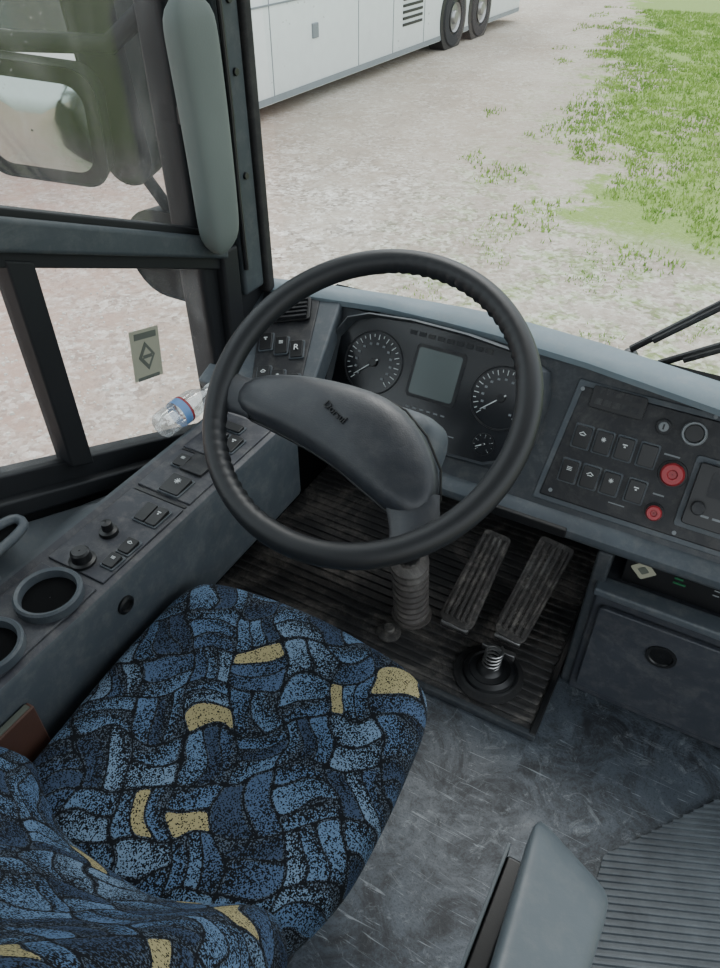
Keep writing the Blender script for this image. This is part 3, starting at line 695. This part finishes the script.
# ------------------------------------------------------------------ steering wheel
sw=empty("steering_wheel")
e_=math.radians(57); wn=Vector((0,-math.cos(e_),math.sin(e_))); wa=Vector((1,0,0)); wbv=Vector((0,math.sin(e_),math.cos(e_)))
Cw=Vector((-.395,.763,.852))+wa*(-.022)+wbv*.007
MW=Matrix(((wa.x,wbv.x,wn.x,Cw.x),(wa.y,wbv.y,wn.y,Cw.y),(wa.z,wbv.z,wn.z,Cw.z),(0,0,0,1)))
RR=.232; rr0=.0185
rings=[]; NS=240
for i in range(NS):
    a=2*pi*i/NS; ad=math.degrees(a)
    g1=0
    if 20<ad<110: g1=math.sin(a*42)**2*.0032*min(1,(ad-20)/10)*min(1,(110-ad)/10)
    if 200<ad<260: g1=math.sin(a*42)**2*.0032*min(1,(ad-200)/10)*min(1,(260-ad)/10)
    ring=[]
    for k in range(16):
        t=2*pi*k/16; inn=max(0,-math.cos(t)); q=rr0-g1*inn
        ring.append(MW@Vector(((RR+q*math.cos(t))*math.cos(a),(RR+q*math.cos(t))*math.sin(a),q*1.0*math.sin(t))))
    rings.append(ring)
rings.append(rings[0][:])
loft("rim",rings,m_leather,sw,cap=False)
pad=[(-.205,-.030),(-.170,-.006),(-.12,.008),(-.06,.016),(.01,.018),(.06,.008),(.105,-.020),(.142,-.060),(.158,-.10),(.154,-.132),(.125,-.145),(.09,-.138),(.05,-.124),(0,-.106),(-.05,-.094),(-.11,-.084),(-.16,-.079),(-.203,-.067)]
pc=Vector((-.01,-.052))
def pring(s,z):
    return [MW@Vector((pc.x+(x-pc.x)*s,pc.y+(y-pc.y)*s,z)) for x,y in pad]
loft("hub_pad",[pring(.80,-.075),pring(.97,-.045),pring(1.0,-.015),pring(.98,.0),pring(.90,.010),pring(.7,.018),pring(.4,.022),pring(.08,.023)],m_hub,sw,sub=1)
tube("pad_seam",[p for p in pring(1.004,-.018)],.0018,m_black,sw,6,closed=True)
def spoke(nm,p0,p1,w0,w1):
    p0=Vector(p0);p1=Vector(p1); dd=(p1-p0).normalized(); nn=Vector((-dd.y,dd.x)); rg=[]
    for k in range(6):
        t=k/5; c_=p0.lerp(p1,t); w=w0+(w1-w0)*t+.012*(t**4); z=-.008+.004*t
        ring=[]
        for j in range(12):
            a=2*pi*j/12; q=c_+nn*(w*math.cos(a)); ring.append(MW@Vector((q.x,q.y,z+.011*math.sin(a))))
        rg.append(ring)
    loft(nm,rg,m_hub,sw)
spoke("spoke_a",(-.165,-.048),(-.230,-.052),.032,.028)
spoke("spoke_b",(.125,-.115),(.157,-.172),.038,.030)
Mt=MW@T(-.020,-.040,.0240)@R(-24,'Z')
text("emblem","Dorsul",.016,Mt,m_black,sw,.0012)
cn=empty("steering_column",sw)
def ringat(c_,hx,hy,M,n=20,p_=.6):
    out=[]
    for j in range(n):
        a=2*pi*j/n; out.append(M@Vector((hx*math.copysign(abs(math.cos(a))**p_,math.cos(a))+c_[0],hy*math.copysign(abs(math.sin(a))**p_,math.sin(a))+c_[1],c_[2])))
    return out
loft("shroud",[ringat((.02,-.03,-.05),.052,.055,MW),ringat((.042,-.03,-.075),.075,.066,MW),ringat((.038,-.02,-.14),.076,.066,MW),ringat((.0,0,-.23),.055,.05,MW),ringat((0,0,-.33),.045,.045,MW)],m_lip,cn,sub=1)
pS=MW@Vector((0,0,-.30)); pF=Vector((-.455,1.095,.018))
tube("shaft",[pS,pS.lerp(pF,.6),pF+Vector((0,0,.05))],[.03,.022,.022],m_black,cn)
lathe("boot_flange",[(.050,0),(.050,.006),(.03,.012)],T(*pF),m_boot,cn,28)
axis=(pS-pF).normalized(); q=Vector((0,0,1)).rotation_difference(axis).to_matrix().to_4x4()
pr=[]
for k in range(9): pr+=[(.024,.012+k*.030),(.043,.022+k*.030),(.043,.032+k*.030),(.024,.042+k*.030)]
pr+=[(.022,.30)]
lathe("boot",pr,T(*pF)@q,m_boot,cn,28)

# ------------------------------------------------------------------ driver seat
ds=empty("driver_seat")
out=[(-.668,.30),(-.680,.42),(-.682,.52),(-.676,.60),(-.63,.642),(-.47,.662),(-.34,.652),(-.25,.634),(-.208,.592),(-.194,.50),(-.188,.38),(-.196,.29),(-.232,.20),(-.30,.16),(-.45,.145),(-.58,.15),(-.65,.19)]
def resample(o,n):
    res=[];m=len(o)
    for i in range(m):
        p0,p1,p2,p3=[Vector(o[(i+k-1)%m]) for k in range(4)]
        for k in range(n):
            t=k/n; res.append(.5*((2*p1)+(-p0+p2)*t+(2*p0-5*p1+4*p2-p3)*t*t+(-p0+3*p1-3*p2+p3)*t**3))
    return res
oo=resample(out,4); cc_=Vector((-.435,.40))
def cr(ins,z):
    r_=[]
    for p in oo:
        v_=p-cc_; L_=v_.length; q=cc_+v_*max(0.02,(L_-ins)/L_); r_.append(Vector((q.x,q.y,z)))
    return r_
loft("cushion",[cr(.05,.382),cr(.020,.39),cr(.006,.415),cr(0,.440),cr(.0,.464),cr(.008,.482),cr(.022,.493),cr(.045,.500),cr(.09,.504),cr(.15,.503),cr(.21,.500),cr(.30,.498)],m_fab,ds,sub=1)
rings=[]
NZ=18; NU=29
for i in range(NZ+1):
    t=i/NZ; z=.47+.70*t
    hwid=.266*(1-.25*max(0,(t-.55)/.45)**2)
    if t>.93: hwid*=1-.25*((t-.93)/.07)
    ring=[]
    yb0=.262-.36*t
    for j in range(NU):
        u=-1+2*j/(NU-1); x=-.450+hwid*u
        au=abs(u)
        bol=.055*(min(1,max(0,(au-.2)/.5)))**1.5 - (.07*((au-.78)/.22)**2.2 if au>.78 else 0)
        ring.append(Vector((x,yb0-.055+bol-(.03*max(0,(t-.9)/.1)**2)-(.02*(1-t/.12)**2 if t<.12 else 0),z)))
    for j in range(NU-1,-1,-4):
        u=-1+2*j/(NU-1); x=-.450+hwid*.97*u
        ring.append(Vector((x,yb0-.17+.03*abs(u)**3+(.03*max(0,(t-.9)/.1)**2),z-.02)))
    rings.append(ring)
loft("backrest",rings,m_fabb,ds,sub=1)
bx("seat_pan",-.64,-.26,.19,.61,.33,.384,m_black,ds,.01)
rings=[]
for k in range(9):
    z=.03+k*.037; ins=.0 if k%2==0 else .025
    rings.append([Vector((-.47+x*(1-ins*4),.38+y*(1-ins*4),z)) for x,y in rrect(.28,.32,.05)])
loft("suspension_bellows",rings,m_blackr,ds)
bx("floor_plinth",-.63,-.31,.20,.56,0,.032,m_black,ds,.008)
bx("adjuster_bracket",-.67,-.25,.10,.20,.31,.36,m_black,ds,.006)
bb=empty("document_folder")
bx("cover",-.6885,-.674,.15,.285,.44,.545,m_wood,bb,.003)
bx("pages",-.686,-.677,.155,.28,.545,.547,m_stickd,bb,0)

# ------------------------------------------------------------------ armrest on the aisle side
ar=empty("armrest")
secs=[(.432,.585,.044,.018,.038),(.420,.603,.051,.032,.038),(.37,.622,.049,.040,.038),(.28,.648,.043,.044,.038),(.18,.668,.038,.045,.038),(.10,.678,.034,.040,.038),(.085,.679,.026,.026,.038)]
rings=[]
for y,z,hw,hh,cx in secs:
    ring=[]
    for a in [2*pi*j/28 for j in range(28)]:
        X_=math.copysign(abs(math.cos(a))**.35,math.cos(a)); Z_=math.copysign(abs(math.sin(a))**.35,math.sin(a))
        ring.append(Vector((cx+hw*X_,y-.016*X_*(y>.36),z-hh+hh*Z_-.012*X_)))
    rings.append(ring)
loft("pad",rings,m_arm,ar,sub=1)
bx("side_channel",-.026,-.004,.12,.385,.46,.605,m_black,ar,.004)
bx("channel_edge",-.030,-.026,.12,.395,.46,.610,m_arm,ar,.001)
bx("post",.0,.07,.16,.26,.0,.58,m_black,ar,.01)
bx("foot",-.02,.09,.12,.30,0,.012,m_black,ar,.003)

# ------------------------------------------------------------------ light
w=bpy.data.worlds.new("World"); bpy.context.scene.world=w; w.use_nodes=True
nt=w.node_tree; bg=nt.nodes['Background']
tc=nt.nodes.new("ShaderNodeTexCoord"); sx=nt.nodes.new("ShaderNodeSeparateXYZ"); nt.links.new(tc.outputs['Generated'],sx.inputs[0])
rp_=nt.nodes.new("ShaderNodeValToRGB"); rp_.color_ramp.elements[0].position=.45; rp_.color_ramp.elements[0].color=(.40,.42,.40,1)
rp_.color_ramp.elements[1].position=.6; rp_.color_ramp.elements[1].color=(.88,.95,1,1)
ma=nt.nodes.new("ShaderNodeMath"); ma.operation='MULTIPLY_ADD'; ma.inputs[1].default_value=.5; ma.inputs[2].default_value=.5
nt.links.new(sx.outputs[2],ma.inputs[0]); nt.links.new(ma.outputs[0],rp_.inputs[0]); nt.links.new(rp_.outputs[0],bg.inputs[0])
bg.inputs[1].default_value=2.45
sd=bpy.data.lights.new("sun","SUN"); sd.energy=2.3; sd.angle=math.radians(35); sd.color=(1,.97,.92)
so=bpy.data.objects.new("sun",sd); bpy.context.collection.objects.link(so)
dv=Vector((.25,-.75,-1)).normalized(); so.rotation_euler=dv.to_track_quat('-Z','Y').to_euler()

cd=bpy.data.cameras.new("camera"); cd.sensor_fit='HORIZONTAL'; cd.sensor_width=36; cd.lens=36*725/720; cd.clip_start=.02; cd.clip_end=300
cam=bpy.data.objects.new("camera",cd); bpy.context.collection.objects.link(cam)
cam.location=(0,0,1.43); cam.rotation_euler=(math.radians(50),0,math.radians(28.8))
bpy.context.scene.camera=cam
